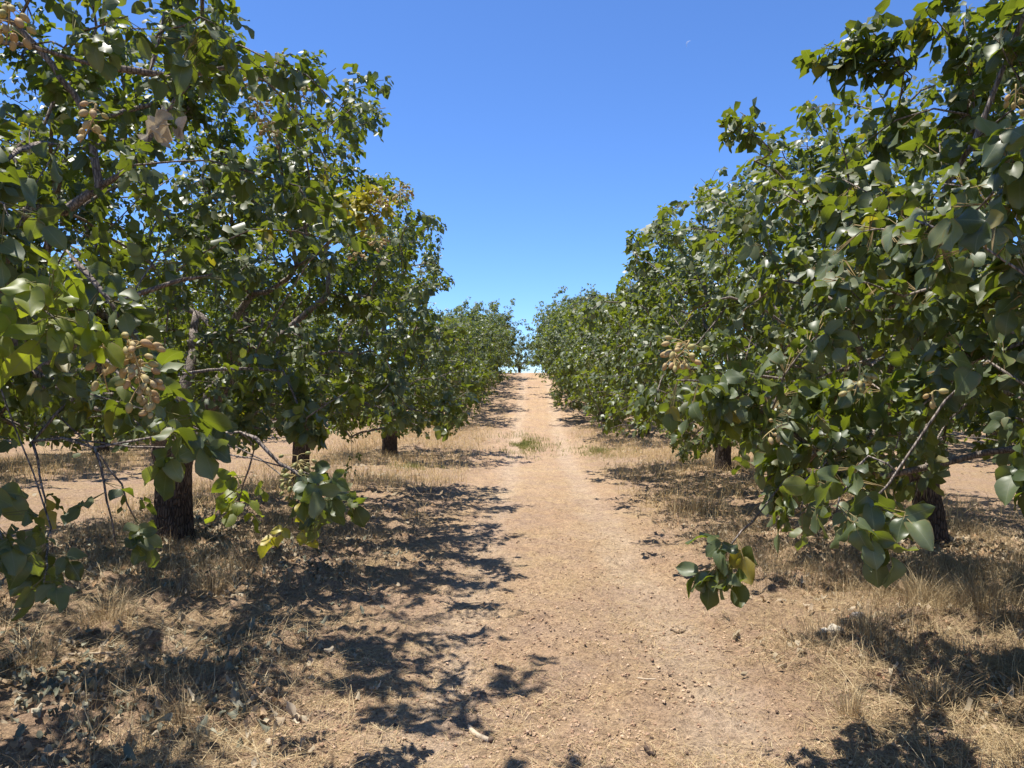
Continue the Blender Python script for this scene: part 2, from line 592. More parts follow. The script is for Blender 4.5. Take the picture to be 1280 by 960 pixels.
LEAF_MESH = {}
for key, mat in (('green', M_LEAF), ('yellow', M_LEAF_YEL), ('fresh_lit', M_LEAF_FRESH_LIT)):
    LEAF_MESH[key] = [mesh_np('leaf', tv, [tq, tt], mat, True, tuv) for tv, tuv, tq, tt in LOD['close']]

# photo-space openings: where the picture shows sky or open floor, no spray of the near trees ends
SKY = [(297, -60), (297, 30), (310, 62), (335, 72), (392, 58), (430, 72), (470, 88), (490, 105), (486, 155), (462, 175), (452, 200), (470, 212),
       (508, 214), (522, 240), (517, 262), (556, 274), (560, 300), (548, 330), (574, 352), (560, 362), (540, 365), (532, 385), (548, 396),
       (648, 400), (655, 470), (665, 470), (660, 395), (765, 365), (778, 345), (776, 320), (785, 305), (782, 288), (815, 282), (822, 258),
       (862, 248), (872, 222), (905, 205), (935, 195), (945, 178), (985, 130), (1000, 118), (1060, 118), (1090, 108), (1130, 100), (1150, 85),
       (1128, 60), (1128, 30), (1240, -10), (1240, -60)]
FLOOR = [(655, 470), (640, 482), (628, 505), (605, 515), (605, 530), (592, 548), (560, 552), (520, 545), (500, 550), (470, 540), (440, 555),
         (420, 545), (400, 560), (330, 548), (310, 585), (270, 570), (240, 592), (185, 588), (160, 560), (100, 570), (60, 560), (0, 545),
         (-300, 545), (-300, 1400), (1600, 1400), (1600, 650), (1280, 650), (1225, 632), (1232, 560), (1205, 575), (1182, 590), (1172, 640), (1150, 690), (1085, 718),
         (1050, 700), (1010, 665), (950, 660), (925, 602), (922, 556), (888, 556), (884, 578), (850, 578), (838, 560), (830, 540), (800, 555), (760, 545), (735, 530), (715, 510),
         (690, 490), (680, 470)]


def blocked(P):
    px, py, z = proj(P)
    return (z > .1) & (inside(px, py, SKY) | inside(px, py, FLOOR))


def pull_curve(a, b, lift, n):
    t = np.linspace(0, 1, n + 1)[:, None]
    c = (a + b) / 2 + np.array([0, 0, lift])
    return (1 - t) ** 2 * a + 2 * t * (1 - t) * c + t * t * b


LIT = [at(298, 632, 3.3), at(405, 630, 3.1), at(35, 425, 1.75), at(75, 395, 1.8), at(225, 550, 2.25), at(900, 712, 2.75), at(1070, 660, 2.2), at(1000, 640, 2.8),
       at(865, 480, 2.9), at(930, 480, 3.0), at(1060, 300, 2.6), at(1000, 430, 2.8), at(1160, 250, 2.7), at(1100, 420, 2.9)]


def shading(P):
    k = np.zeros(len(P), bool)
    for l in LIT:
        v = P - l
        tt = v @ to_sun
        k |= (tt > .22) & (np.linalg.norm(v - tt[:, None] * to_sun, axis=1) < .36)
    return k


class Tree:
    def __init__(s, seed, loc, cr, zc, n_term, trunk_r, trunk_h=.95, lean=(0, 0), n_limb=5, carve=True, low=.55, shift=(0, 0), thin=None, clear=.9):
        s.rng = rng = np.random.default_rng(seed)
        x, y = loc
        s.base = np.array([x, y, float(gz(x, y, False))])
        s.tr, s.th = trunk_r, trunk_h
        s.carve = carve
        s.top = s.base + np.array([lean[0], lean[1], trunk_h])
        s.pos, s.par, s.limb, s.len = [s.top], [-1], [-1], [0.0]
        s.floor = {}
        s.term, s.opts = [], []
        s.thin = thin
        a0 = rng.random() * 6.28
        for k in range(n_limb):
            az = a0 + 6.283 * k / n_limb + rng.normal(0, .2)
            el = R(rng.uniform(38, 68))
            d = np.array([math.cos(az) * math.cos(el), math.sin(az) * math.cos(el), math.sin(el)])
            L = rng.uniform(1.1, 1.7)
            pts = pull_curve(s.top - [0, 0, .1], s.top + d * L, rng.uniform(-.25, .1), 8)
            p = 0
            for i in range(1, 9):
                p = s.node(pts[i] + rng.normal(0, .018, 3), p, k)
                s.floor[p] = .36 * s.tr * (1 - i / 8) + .19 * s.tr
        # ends of the shoots, crowded towards the outside of the crown
        C = s.base + np.array([shift[0], shift[1], zc])
        s.C = C
        s.cr = np.array(cr)
        pts = []
        while sum(map(len, pts)) < n_term:
            d = nrm(rng.normal(0, 1, (n_term * 2, 3)))
            rr = .38 + .62 * rng.random((n_term * 2, 1)) ** .62
            lump = 1 + .18 * np.sin(d[:, :1] * 5 + seed) * np.cos(d[:, 1:2] * 6 + seed * 2) + .10 * np.sin(d[:, 2:3] * 9 + seed * 3)
            q = d * rr
            q = np.sign(q) * np.abs(q) ** np.array([.80, .86, .92])      # hedge-like, fuller shoulders
            q = C + q * lump * np.array(cr)
            hor = np.hypot(q[:, 0] - s.base[0], q[:, 1] - s.base[1])
            q = q[q[:, 2] - s.base[2] > low + np.maximum(0, 1.0 - hor) * clear]
            if carve: q = q[~blocked(q)]
            if carve: q = q[~shading(q)]
            if thin is not None and len(q):
                qx, qy, qz = proj(q)
                q = q[~((qz > .2) & inside(qx, qy, thin) & (rng.random(len(q)) > .55))]
            pts.append(q)
        T = np.vstack(pts)[:n_term]
        T = T[np.argsort(np.linalg.norm(T - s.top, axis=1))]
        for q in T: s.reach(q)

    def node(s, p, par, limb):
        s.pos.append(np.asarray(p, float))
        s.par.append(par)
        s.limb.append(limb)
        s.len.append(s.len[par] + float(np.linalg.norm(s.pos[-1] - s.pos[par])))
        return len(s.pos) - 1

    def reach(s, q, lift=None, opts=None, start=None):
        rng = s.rng
        P = np.array(s.pos[1:])
        src = q if start is None else start
        d = np.linalg.norm(P - src, axis=1)
        cost = d + .22 * np.array(s.len[1:])
        j = int(np.argmin(cost)) + 1
        if s.carve:      # do not let a bough cross the open sky or lane
            cand = np.argsort(cost)[:600 if start is not None else 60]
            Q = P[cand]
            bad = np.zeros(len(cand), bool)
            for f in (.05, .25, .5, .75): bad |= blocked(Q * (1 - f) + src * f)
            j = int(cand[np.argmin(cost[cand] + bad * 5.0)]) + 1
        a = s.pos[j]
        L = np.linalg.norm(src - a)
        n = max(2, int(L / .20))
        lf = (.10 * L + rng.normal(0, .05 * L)) if lift is None else lift
        pts = pull_curve(a, src, lf, n)
        p = j
        for i in range(1, n + 1):
            p = s.node(pts[i] + (rng.normal(0, .014, 3) if i < n else 0), p, s.limb[j])
        if start is not None:
            L = np.linalg.norm(q - start)
            n = max(3, int(L / .07))
            pts = pull_curve(start, q, (opts or {}).get('lift', .05), n)
            w0 = (opts or {}).get('wood', .0062)
            for i in range(1, n + 1):
                p = s.node(pts[i] + (rng.normal(0, .007, 3) if i < n else 0), p, s.limb[j])
                s.floor[p] = w0 * (1 - .5 * i / n)
        s.term.append(p)
        s.opts.append(opts or {})
        return p

    def radii(s):
        n = len(s.pos)
        cnt = np.zeros(n)
        cnt[s.term] = 1
        for i in range(n - 1, 0, -1): cnt[s.par[i]] += cnt[i]
        r = .0036 * np.maximum(cnt, 1) ** .50
        for k, v in s.floor.items(): r[k] = max(r[k], v)
        r[0] = s.tr * .62
        return r, cnt

    def branch_accs(s, sides=6):
        r, cnt = s.radii()
        kids = [[] for _ in s.pos]
        for i in range(1, len(s.pos)): kids[s.par[i]].append(i)
        accs = {}
        starts = [(0, c) for c in kids[0]]
        while starts:
            a, c = starts.pop()
            ch = [a, c]
            while kids[ch[-1]]:
                ks = sorted(kids[ch[-1]], key=lambda k: -cnt[k])
                starts += [(ch[-1], k) for k in ks[1:]]
                ch.append(ks[0])
            rad = np.array([r[k] for k in ch])
            rad[0] = min(rad[0], rad[1] * 1.25)
            if len(ch) > 4: rad[-1] *= .6
            P = np.array([s.pos[k] for k in ch])
            if a == 0: P[0] = s.top - [0, 0, .12]
            sd = sides + 2 if rad[1] > .03 else (sides if rad[1] > .010 else 3)
            accs.setdefault(s.limb[c], Acc()).add(*tube(P, rad, sd, True, int(c), .16))
        return accs

    def leaves(s, size, k_comp, spread=1.0):
        """compound leaves of three leaflets round the last part of every shoot"""
        rng = s.rng
        out = []
        for tnode, op in zip(s.term, s.opts):
            ch = [tnode]
            L = 0
            lim = op.get('along', .42)
            while L < lim and s.par[ch[-1]] > 0:
                L += np.linalg.norm(s.pos[ch[-1]] - s.pos[s.par[ch[-1]]])
                ch.append(s.par[ch[-1]])
            P = np.array([s.pos[k] for k in ch])
            K = op.get('k') or max(4, int(rng.normal(k_comp, k_comp * .22)))
            u = rng.random(K) ** 1.25
            f = u * (len(P) - 1)
            i = np.minimum(f.astype(int), len(P) - 2)
            fr = (f - i)[:, None]
            pos = P[i] * (1 - fr) + P[i + 1] * fr
            tw = nrm(P[i] - P[i + 1])
            rad = nrm(np.cross(tw, nrm(rng.normal(0, 1, (K, 3)))))
            pd = nrm(rad + tw * rng.uniform(.2, 1.1, (K, 1)) + np.array([0, 0, 1]) * rng.uniform(-.45, .45, (K, 1)))
            pl = rng.uniform(.05, .12, (K, 1)) * spread * op.get('spread', 1)
            base = pos + pd * pl
            sz = size * op.get('size', 1) * rng.uniform(.52, 1.22, K)
            ld = nrm(pd + np.array([0, 0, -1]) * rng.uniform(.1, 1.7, (K, 1)))
            outw = nrm((base - s.C + [0, 0, .5]) / s.cr)
            nn = nrm(np.array([0, 0, .75]) + .25 * to_sun + rng.normal(0, .66, (K, 3)) + outw * .62)
            X = nrm(np.cross(ld, nn))
            aut = np.where(rng.random(K) < op.get('autumn', .005), rng.uniform(.4, 1, K), 0)
            isop = np.full(K, 1.0 if op else 0.0)
            ky = np.full(K, {'': 0, 'yellow': 1, 'fresh_lit': 2}[op.get('mat', '')])
            for side in (0, -1, 1):
                d = nrm(ld * (1 if side == 0 else .55) + X * side * .95 + rng.normal(0, .12, (K, 3)))
                n2 = nrm(nn + rng.normal(0, .28, (K, 3)))
                b = base + (ld * .015 if side == 0 else ld * -.008)
                out.append(np.column_stack([b, d, n2, sz * (1 if side == 0 else .86), aut, isop, ky, pos]))
        A = np.vstack(out)
        if s.carve:
            c = A[:, :3] + A[:, 3:6] * A[:, 9:10] * .5
            A = A[~(blocked(c) & (A[:, 11] < .5))]
        return A


def trunk_mesh(tree, sides=28, rings=26):
    rng = np.random.default_rng(int(tree.tr * 1e5) + 7)
    b = tree.base - [0, 0, .12]
    t = np.linspace(0, 1, rings)[:, None]
    mid = (b + tree.top) / 2 + np.array([(tree.top - b)[0] * -.25, 0, 0])
    P = (1 - t) ** 2 * b + 2 * t * (1 - t) * mid + t * t * tree.top
    th = np.arange(sides) / sides * 2 * np.pi
    prof = tree.tr * (1 + .38 * np.exp(-t[:, 0] * 9) - .10 * np.sin(np.pi * t[:, 0]) + .10 * np.exp(-((t[:, 0] - 1) / .14) ** 2))
    prof[-1] *= .72
    ph = rng.random(4) * 6.28
    V = np.zeros((rings, sides, 3))
    for i in range(rings):
        z = i * (tree.th / rings)
        rr = prof[i] * (1 + .06 * np.sin(3 * th + ph[0] + z * 2) + .04 * np.sin(5 * th + ph[1] - z * 3)
                        + .10 * (vnoise(th * 5.0 + 40 * ph[2], np.full(sides, z * 6 + 9)) - .5) + .06 * (rng.random(sides) - .5))
        V[i] = P[i] + np.stack([np.cos(th) * rr, np.sin(th) * rr, np.zeros(sides)], 1)
    ix = np.arange(rings * sides).reshape(rings, sides)
    q = np.stack([ix[:-1], np.roll(ix[:-1], -1, 1), np.roll(ix[1:], -1, 1), ix[1:]], -1).reshape(-1, 4)
    V = np.vstack([V.reshape(-1, 3), tree.top + [0, 0, .03]])
    tt = np.stack([np.full(sides, len(V) - 1), ix[-1], np.roll(ix[-1], -1)], 1)
    return mesh_np('trunk', V - tree.base, [q, tt], M_TRUNK)


def build(tree, label, group, lod, size, k_comp, n_parts=0, sides=5):
    root = empty('pistachio_tree', tree.base)
    tag(root, label, 'tree', group)
    link('trunk', trunk_mesh(tree), root)
    for k, a in sorted(tree.branch_accs(sides).items()):
        link('limb', a.mesh('limb', M_LIMB, True, tree.base), root)
    A = tree.leaves(size, k_comp)
    rng = tree.rng
    take = np.zeros(len(A), bool)
    if n_parts:      # the leaves that show largest become parts of their own
        c = A[:, :3] + A[:, 3:6] * A[:, 9:10] * .5
        px, py, z = proj(c)
        d = np.linalg.norm(c - CAM, axis=1)
        ok = (z > .3) & (px > -10) & (px < 1290) & (py > -10) & (py < 970)
        score = np.where(ok, A[:, 9] / d, -1)
        order = np.argsort(-score)[:n_parts]
        take[order[score[order] > 0]] = True
        # short petioles on the nearest leaves only
        pa = Acc()
        Fm = frames(A[:, 3:6], A[:, 6:9])
        for i in np.where(take)[0]:
            key = 'yellow' if (A[i, 12] == 1 or A[i, 10] > .55) else ('fresh_lit' if A[i, 12] == 2 else 'green')
            ms = LEAF_MESH[key]
            o = bpy.data.objects.new('leaf', ms[int(rng.integers(len(ms)))])
            COL.objects.link(o)
            o.parent = root
            Mx = np.eye(4)
            Mx[:3, :3] = Fm[i] * A[i, 9]
            Mx[:3, 3] = A[i, :3] - tree.base
            o.matrix_local = Matrix(Mx.tolist())
        near = np.where((score > .02) & ok)[0]
        for i in near[np.argsort(-score[near])][:2200]:
            pa.add(*tube(np.array([A[i, 13:16], A[i, :3] - A[i, 3:6] * .012, A[i, :3] + A[i, 3:6] * .01]), [.0016, .0013, .0010], 3, False))
        if pa.n: tag(link('petioles', pa.mesh('petioles', M_PETIOLE, True, tree.base), root), kind='stuff')
    B = A[~take]
    green = B[B[:, 12] == 0]
    far_off = np.linalg.norm(green[:, :3] - CAM, axis=1) > (4.2 if lod == 'near' else 7.3)
    for part, lod_, nm_ in ((green[~far_off], lod, 'foliage'), (green[far_off], 'mid' if lod == 'near' else 'far', 'inner_foliage')):
        if not len(part): continue
        me = leaves_mesh(nm_, part[:, :3], part[:, 3:6], part[:, 6:9], part[:, 9], rng.random(len(part)), part[:, 10], lod_, M_LEAF, rng, tree.base)
        tag(link(nm_, me, root), kind='stuff')
    for key, nm_, mt in ((1, 'yellow_foliage', M_LEAF_YEL), (2, 'fresh_foliage', M_LEAF_FRESH_LIT)):
        yel = B[B[:, 12] == key]
        if len(yel):
            me = leaves_mesh(nm_, yel[:, :3], yel[:, 3:6], yel[:, 6:9], yel[:, 9], rng.random(len(yel)), yel[:, 10] * 0, lod, mt, rng, tree.base)
            tag(link(nm_, me, root), kind='stuff')
    return root


# ------------------------------------------------------------------ nut clusters (tree > nut_cluster > nut)
def nut_template(seed):
    rng = np.random.default_rng(seed)
    V, F = [], []
    R_, S_ = 5, 8
    V.append((0, 0, 0))
    for i in range(1, R_):
        a = math.pi * i / R_
        for j in range(S_):
            b = 2 * math.pi * j / S_
            e = 1 + .06 * math.cos(b)
            V.append((math.sin(a) * math.cos(b) * .5 * e, math.sin(a) * math.sin(b) * .46, (1 - math.cos(a)) * .68 + (.10 if i == R_ - 1 else 0)))
    V.append((.04, 0, 1.5))
    T = [(0, 1 + (j + 1) % S_, 1 + j) for j in range(S_)]
    Q = [(1 + i * S_ + j, 1 + i * S_ + (j + 1) % S_, 1 + (i + 1) * S_ + (j + 1) % S_, 1 + (i + 1) * S_ + j) for i in range(R_ - 2) for j in range(S_)]
    T += [(1 + (R_ - 2) * S_ + j, 1 + (R_ - 2) * S_ + (j + 1) % S_, len(V) - 1) for j in range(S_)]
    return np.array(V), np.array(Q), np.array(T)


nv, nq, ntri = nut_template(0)
NUT = {'tan': mesh_np('nut', nv, [nq, ntri], M_NUT), 'green': mesh_np('nut', nv, [nq, ntri], M_NUT_GREEN)}


def nut_cluster(root, p, n, length, spread, seed, colour='tan', size=.017, aim=(0, 0, -1)):
    rng = np.random.default_rng(seed)
    aim = nrm(np.array(aim, float))
    p = np.array(p)
    acc = Acc()
    bend = rng.normal(0, .2, 3)
    main = np.array([p + aim * length * t + bend * t * t * length for t in np.linspace(0, 1, 7)])
    acc.add(*tube(main, np.linspace(.0032, .0016, 7), 5))
    spots = []
    for i in range(n):
        t = rng.uniform(.12, 1)
        a = main[int(t * 6)]
        side = nrm(np.cross(aim, rng.normal(0, 1, 3)))
        e = a + side * spread * rng.uniform(.35, 1) * (1 - .45 * t) + aim * rng.uniform(-.2, .5) * spread
        acc.add(*tube(np.array([a, (a + e) / 2 + [0, 0, .004], e]), [.0015, .0013, .0012], 4, False))
        d = nrm(nrm(e - a) + np.array([0, 0, -.5]) + rng.normal(0, .3, 3))
        spots.append((e, d))
    b = np.array(root.location)
    cl = link('nut_cluster', acc.mesh('nut_cluster', M_STALK, True, b), root)
    for e, d in spots:
        o = bpy.data.objects.new('nut', NUT[colour])
        COL.objects.link(o)
        o.parent = cl
        Fm = frames(np.cross(d, rng.normal(0, 1, 3))[None], d[None])[0]
        Mx = np.eye(4)
        Mx[:3, :3] = Fm * size * rng.uniform(.8, 1.15)
        Mx[:3, 3] = e - b
        o.matrix_local = Matrix(Mx.tolist())
    return cl


# ------------------------------------------------------------------ the trees that line the lane
G_L, G_R = 'pistachio trees in the row on the shaded side of the lane', 'pistachio trees in the row on the sunlit side of the lane'

# left, nearest: its trunk stands outside the frame, its boughs hang into it
t = Tree(11, (ROW_L, 3.55), (3.0, 2.45, 2.45), 2.95, 640, .19, low=.75, shift=(-.1, -.45),
         thin=[(95, 70), (330, 70), (330, 500), (215, 520), (120, 470), (95, 300)])
S = dict(k=9, along=.30)
t.reach(at(66, 690, 2.9), opts=dict(k=9, along=.5, size=.85, lift=.03), start=at(40, 552, 3.0))
t.reach(at(55, 728, 2.5), opts=dict(k=11, along=.24, lift=.02, size=.9), start=at(64, 660, 2.8))
t.reach(at(8, 690, 2.3), opts=dict(k=10, along=.25), start=at(-40, 620, 2.5))
t.reach(at(145, 680, 2.8), opts=dict(k=6, along=.18, lift=.03), start=at(118, 560, 2.9))
t.reach(at(172, 655, 3.2), opts=dict(k=4, along=.12, lift=.03, size=.85), start=at(126, 570, 3.2))
t.reach(at(405, 625, 3.1), opts=dict(k=14, along=.14, lift=.05, wood=.011), start=at(300, 540, 3.1))
t.reach(at(425, 640, 3.2), opts=dict(k=9, along=.12, lift=.02), start=at(385, 592, 3.12))
t.reach(at(298, 632, 3.3), opts=dict(k=9, along=.14, mat='fresh_lit', lift=.02), start=at(318, 560, 3.25))
t.reach(at(365, 655, 3.1), opts=dict(k=5, along=.12, mat='yellow', lift=.01), start=at(372, 610, 3.15))
t.reach(at(215, 545, 2.2), opts=dict(k=13, along=.25), start=at(160, 480, 2.3))
t.reach(at(245, 560, 2.3), opts=dict(k=9, along=.2), start=at(215, 500, 2.4))
t.reach(at(35, 430, 1.75), opts=dict(k=14, along=.25, mat='fresh_lit', spread=1.1), start=at(-40, 380, 2.0))
t.reach(at(70, 400, 1.8), opts=dict(k=9, along=.2, mat='fresh_lit'), start=at(-10, 360, 2.0))
t.reach(at(10, 270, 1.8), opts=dict(k=12, along=.25), start=at(-60, 240, 2.0))
t.reach(at(155, 410, 2.3), opts=dict(k=5, along=.10, lift=.02, wood=.014), start=at(82, 312, 2.3))
t.reach(at(265, 342, 2.9), opts=dict(k=3, along=.04, lift=.02, wood=.014), start=at(150, 376, 2.5))
t.reach(at(300, 82, 3.0), opts=dict(k=5, along=.08, lift=-.06, wood=.016), start=at(120, 82, 2.8))
t.reach(at(205, 15, 2.9), opts=dict(k=6, along=.10, lift=.0, wood=.013), start=at(185, 95, 2.87))
t.reach(at(5, 205, 2.6), opts=dict(k=5, along=.08, wood=.018), start=at(75, 180, 2.9))
t.reach(at(160, 20, 2.5), opts=dict(k=13, along=.3), start=at(80, 60, 2.6))
t.reach(at(270, 30, 2.7), opts=dict(k=14, along=.3), start=at(190, 50, 2.8))
t.reach(at(235, 60, 2.6), opts=dict(k=10, along=.25), start=at(225, 110, 2.8))
L0 = build(t, 'nearest tree of the shaded row, big leaves and nut bunches, trunk unseen', G_L, 'near', .089, 13, 300)
nut_cluster(L0, at(160, 425, 1.95), 44, .15, .066, 5, 'tan', .0185, (.5, .1, -1))
nut_cluster(L0, at(130, 432, 1.95), 8, .08, .045, 6, 'tan', .0185, (-.3, 0, -1))
nut_cluster(L0, at(188, 490, 1.95), 7, .06, .02, 7, 'tan', .0185, (0, 0, -1))
nut_cluster(L0, at(120, 130, 2.1), 10, .09, .05, 8, 'tan', .019)
nut_cluster(L0, at(12, 4, 2.0), 18, .08, .06, 9, 'tan', .020)
nut_cluster(L0, at(372, 570, 3.15), 40, .15, .07, 10, 'green', .018)
rng = np.random.default_rng(5)
DEADM = [mesh_np('dead_leaf', tv * [1, 1, 1.2], [tq, tt], M_DEAD_TAN, True, tuv) for tv, tuv, tq, tt in templates(21, 5, [.04, .16, .38, .62, .84, .96], 4, True)]
for k, (px, py) in enumerate([(204, 146), (214, 156), (197, 170), (226, 160), (188, 158), (208, 168), (219, 176), (202, 184)]):
    o = link('dead_leaf', DEADM[k % 4], L0)
    Fm = frames(np.array([[.22 * (k - 3.5), -.1 - .1 * (k % 3), -1]]), np.array([[.5 * ((k * 3) % 5 - 2), -1, .3 * (k % 2)]]))[0]
    Mx = np.eye(4)
    Mx[:3, :3] = Fm * (.078 - .004 * k)
    Mx[:3, 3] = at(px, py - 14, 2.15) - t.base
    o.matrix_local = Matrix(Mx.tolist())
    o['label'] = 'pale tan curled dead leaf'

# left, second: the thick dark trunk that shows whole
t = Tree(23, (ROW_L, 7.53), (3.0, 2.4, 2.4), 2.75, 900, .185, low=.95)
t.reach(at(480, 100, 6.6), opts=dict(k=11, along=.3), start=at(400, 130, 6.8))
t.reach(at(478, 150, 6.6), opts=dict(k=9, along=.3), start=at(420, 170, 6.8))
t.reach(at(420, 85, 6.6), opts=dict(k=10, along=.3), start=at(370, 130, 6.8))
t.reach(at(345, 85, 6.4), opts=dict(k=9, along=.3, autumn=.1), start=at(320, 140, 6.7))
t.reach(at(430, 215, 6.4), opts=dict(k=12, along=.35, autumn=.3), start=at(365, 210, 6.6))
for px in range(60, 330, 45):
    for py in range(50, 340, 48):
        t.reach(at(px + t.rng.uniform(-18, 18), py + t.rng.uniform(-18, 18), t.rng.uniform(5.6, 7.6)), opts=dict(k=15, along=.4))
t.reach(at(320, 490, 5.6), opts=dict(k=9, along=.3, mat='fresh_lit'), start=at(300, 450, 6.0))
for px, py in ((460, 258), (446, 272), (476, 266), (466, 284), (454, 244), (480, 250), (440, 258)):
    t.reach(at(px, py, 5.6), opts=dict(k=12, along=.22, mat='yellow', size=.85))
L1 = build(t, 'second tree of the shaded row, on the thick dark trunk, one bright yellow leaf patch', G_L, 'mid', .083, 14, 300)
nut_cluster(L1, at(340, 70, 5.3), 34, .24, .13, 15, 'tan', .021)
nut_cluster(L1, at(365, 85, 5.3), 22, .2, .11, 16, 'tan', .021)
nut_cluster(L1, at(318, 82, 5.3), 18, .2, .11, 18, 'tan', .021)
nut_cluster(L1, at(352, 110, 5.3), 18, .2, .11, 19, 'tan', .021)
nut_cluster(L1, at(410, 245, 5.3), 14, .18, .1, 20, 'tan', .021)
for px, py, q in ((348, 66, 50), (372, 100, 51), (322, 120, 52), (340, 150, 53), (478, 238, 54), (500, 228, 55), (470, 290, 56), (448, 300, 57)):
    nut_cluster(L1, at(px, py, 5.4), 16, .16, .10, q, 'tan', .021)
nut_cluster(L1, at(330, 140, 5.3), 16, .18, .1, 17, 'tan', .021)

# left, third
t = Tree(31, (ROW_L, 11.7), (2.9, 2.3, 2.3), 2.6, 760, .145, 1.05, lean=(.05, 0), low=.8)
t.reach(at(505, 235, 10.8), opts=dict(k=10, along=.4, autumn=.4), start=at(470, 280, 11))
t.reach(at(550, 280, 10.8), opts=dict(k=10, along=.4), start=at(500, 300, 11))
t.reach(at(568, 350, 10.8), opts=dict(k=9, along=.45), start=at(520, 340, 11))
t.reach(at(440, 590, 10.6), opts=dict(k=10, along=.3), start=at(440, 540, 10.8))
L2 = build(t, 'third tree of the shaded row, on a slim brown trunk behind the thick one', G_L, 'mid', .083, 14, 90)
nut_cluster(L2, at(465, 240, 10.2), 26, .28, .16, 25, 'tan', .028)
nut_cluster(L2, at(480, 225, 10.1), 22, .26, .15, 27, 'tan', .028)
nut_cluster(L2, at(490, 290, 10.0), 14, .2, .13, 28, 'tan', .028)
nut_cluster(L2, at(500, 235, 10.4), 16, .24, .13, 26, 'tan', .028)

# left, fourth (beyond a gap where a tree is missing)
t = Tree(47, (ROW_L, 19.1), (2.8, 2.4, 2.1), 2.4, 480, .20, .9, low=.45)
t.reach(at(560, 540, 18.4), opts=dict(k=9, along=.4, autumn=.25), start=at(540, 510, 18.6))
L3 = build(t, 'fourth tree of the shaded row, beyond the grassy gap, on a short stout black trunk', G_L, 'far', .094, 15)

# right, nearest
t = Tree(59, (ROW_R, 3.55), (3.25, 2.6, 2.5), 2.8, 840, .18, low=.5, shift=(-.1, -.3))
t.reach(at(898, 705, 2.75), opts=dict(k=12, along=.14, lift=.02), start=at(950, 640, 2.9))
t.reach(at(1078, 662, 2.2), opts=dict(k=10, along=.22, lift=.02), start=at(1120, 590, 2.4))
t.reach(at(1045, 640, 2.2), opts=dict(k=9, along=.18, lift=.02), start=at(1085, 570, 2.4))
t.reach(at(1000, 640, 2.8), opts=dict(k=10, along=.2, lift=.02), start=at(1040, 560, 3.0))
t.reach(at(1005, 600, 2.9), opts=dict(k=3, along=.05, lift=.0, wood=.015), start=at(1110, 535, 3.2))
t.reach(at(1268, 598, 2.3), opts=dict(k=9, along=.2, lift=.02), start=at(1300, 520, 2.3))
t.reach(at(845, 475, 2.9), opts=dict(k=12, along=.3), start=at(930, 500, 3.1))
t.reach(at(855, 535, 3.2), opts=dict(k=9, along=.2), start=at(930, 500, 3.2))
t.reach(at(945, 560, 3.0), opts=dict(k=10, along=.3), start=at(970, 520, 3.1))
for px, py, yy in ((960, 600, 3.3), (955, 575, 3.4), (1000, 560, 3.2), (1085, 620, 2.9), (1120, 560, 2.8), (1060, 560, 2.9), (980, 470, 2.9),
                   (900, 500, 3.0), (1020, 420, 2.8), (940, 420, 3.1), (1090, 480, 2.9), (1200, 430, 2.8), (1230, 330, 2.7), (1130, 370, 2.9), (1040, 350, 2.7)):
    t.reach(at(px, py, yy), opts=dict(k=14, along=.32))
t.reach(at(1075, 290, 2.6), opts=dict(k=12, along=.3), start=at(1150, 300, 2.8))
t.reach(at(1180, 230, 2.7), opts=dict(k=12, along=.35), start=at(1240, 260, 2.9))
t.reach(at(1030, 55, 4.2), opts=dict(k=26, size=1.1, along=.35), start=at(1135, 95, 4.2))
t.reach(at(1085, 35, 4.2), opts=dict(k=24, size=1.1, along=.3), start=at(1130, 90, 4.2))
t.reach(at(1020, 80, 4.3), opts=dict(k=16, size=1.1, along=.2), start=at(1080, 92, 4.2))
t.reach(at(1100, 70, 4.2), opts=dict(k=16, size=1.1, along=.25), start=at(1140, 95, 4.2))
t.reach(at(1165, 20, 4.0), opts=dict(k=24, size=1.1, along=.3), start=at(1215, 95, 4.0))
t.reach(at(1205, 25, 4.0), opts=dict(k=22, size=1.1, along=.3), start=at(1215, 90, 4.0))
for px, py, yy in ((1210, 130, 3.8), (1120, 150, 4.1), (1160, 180, 4.0), (1060, 190, 4.3), (1250, 190, 3.4), (1010, 250, 4.2), (1090, 240, 4.0), (1190, 290, 3.5),
                   (960, 300, 4.3), (1020, 330, 3.9), (1150, 330, 3.6), (1240, 260, 3.3), (1255, 400, 3.0), (1180, 380, 3.3), (1100, 330, 3.6), (1220, 480, 3.0), (1140, 470, 3.1), (1030, 500, 3.2)):
    t.reach(at(px, py, yy), opts=dict(k=16, along=.35))
t.reach(at(918, 160, 4.4), opts=dict(k=20, along=.2), start=at(966, 190, 4.4))
t.reach(at(925, 140, 4.4), opts=dict(k=12, along=.14), start=at(945, 175, 4.4))
t.reach(at(1265, 60, 3.2), opts=dict(k=12, along=.3), start=at(1290, 120, 3.3))
t.reach(at(1240, 45, 3.2), opts=dict(k=8, along=.2), start=at(1280, 120, 3.3))
R0 = build(t, 'nearest tree of the sunlit row, broad leaves over the lane, trunk unseen', G_R, 'near', .091, 14, 300)
nut_cluster(R0, at(862, 425, 2.7), 26, .10, .085, 35, 'tan', .021, (-.4, 0, -1))
nut_cluster(R0, at(1075, 455, 2.6), 10, .10, .05, 36, 'green', .018)
nut_cluster(R0, at(985, 530, 2.8), 5, .12, .07, 37, 'tan', .019, (-1, 0, -.2))
nut_cluster(R0, at(1165, 490, 2.4), 3, .05, .03, 38, 'tan', .019)
nut_cluster(R0, at(1270, 105, 3.0), 8, .10, .06, 39, 'tan', .02)

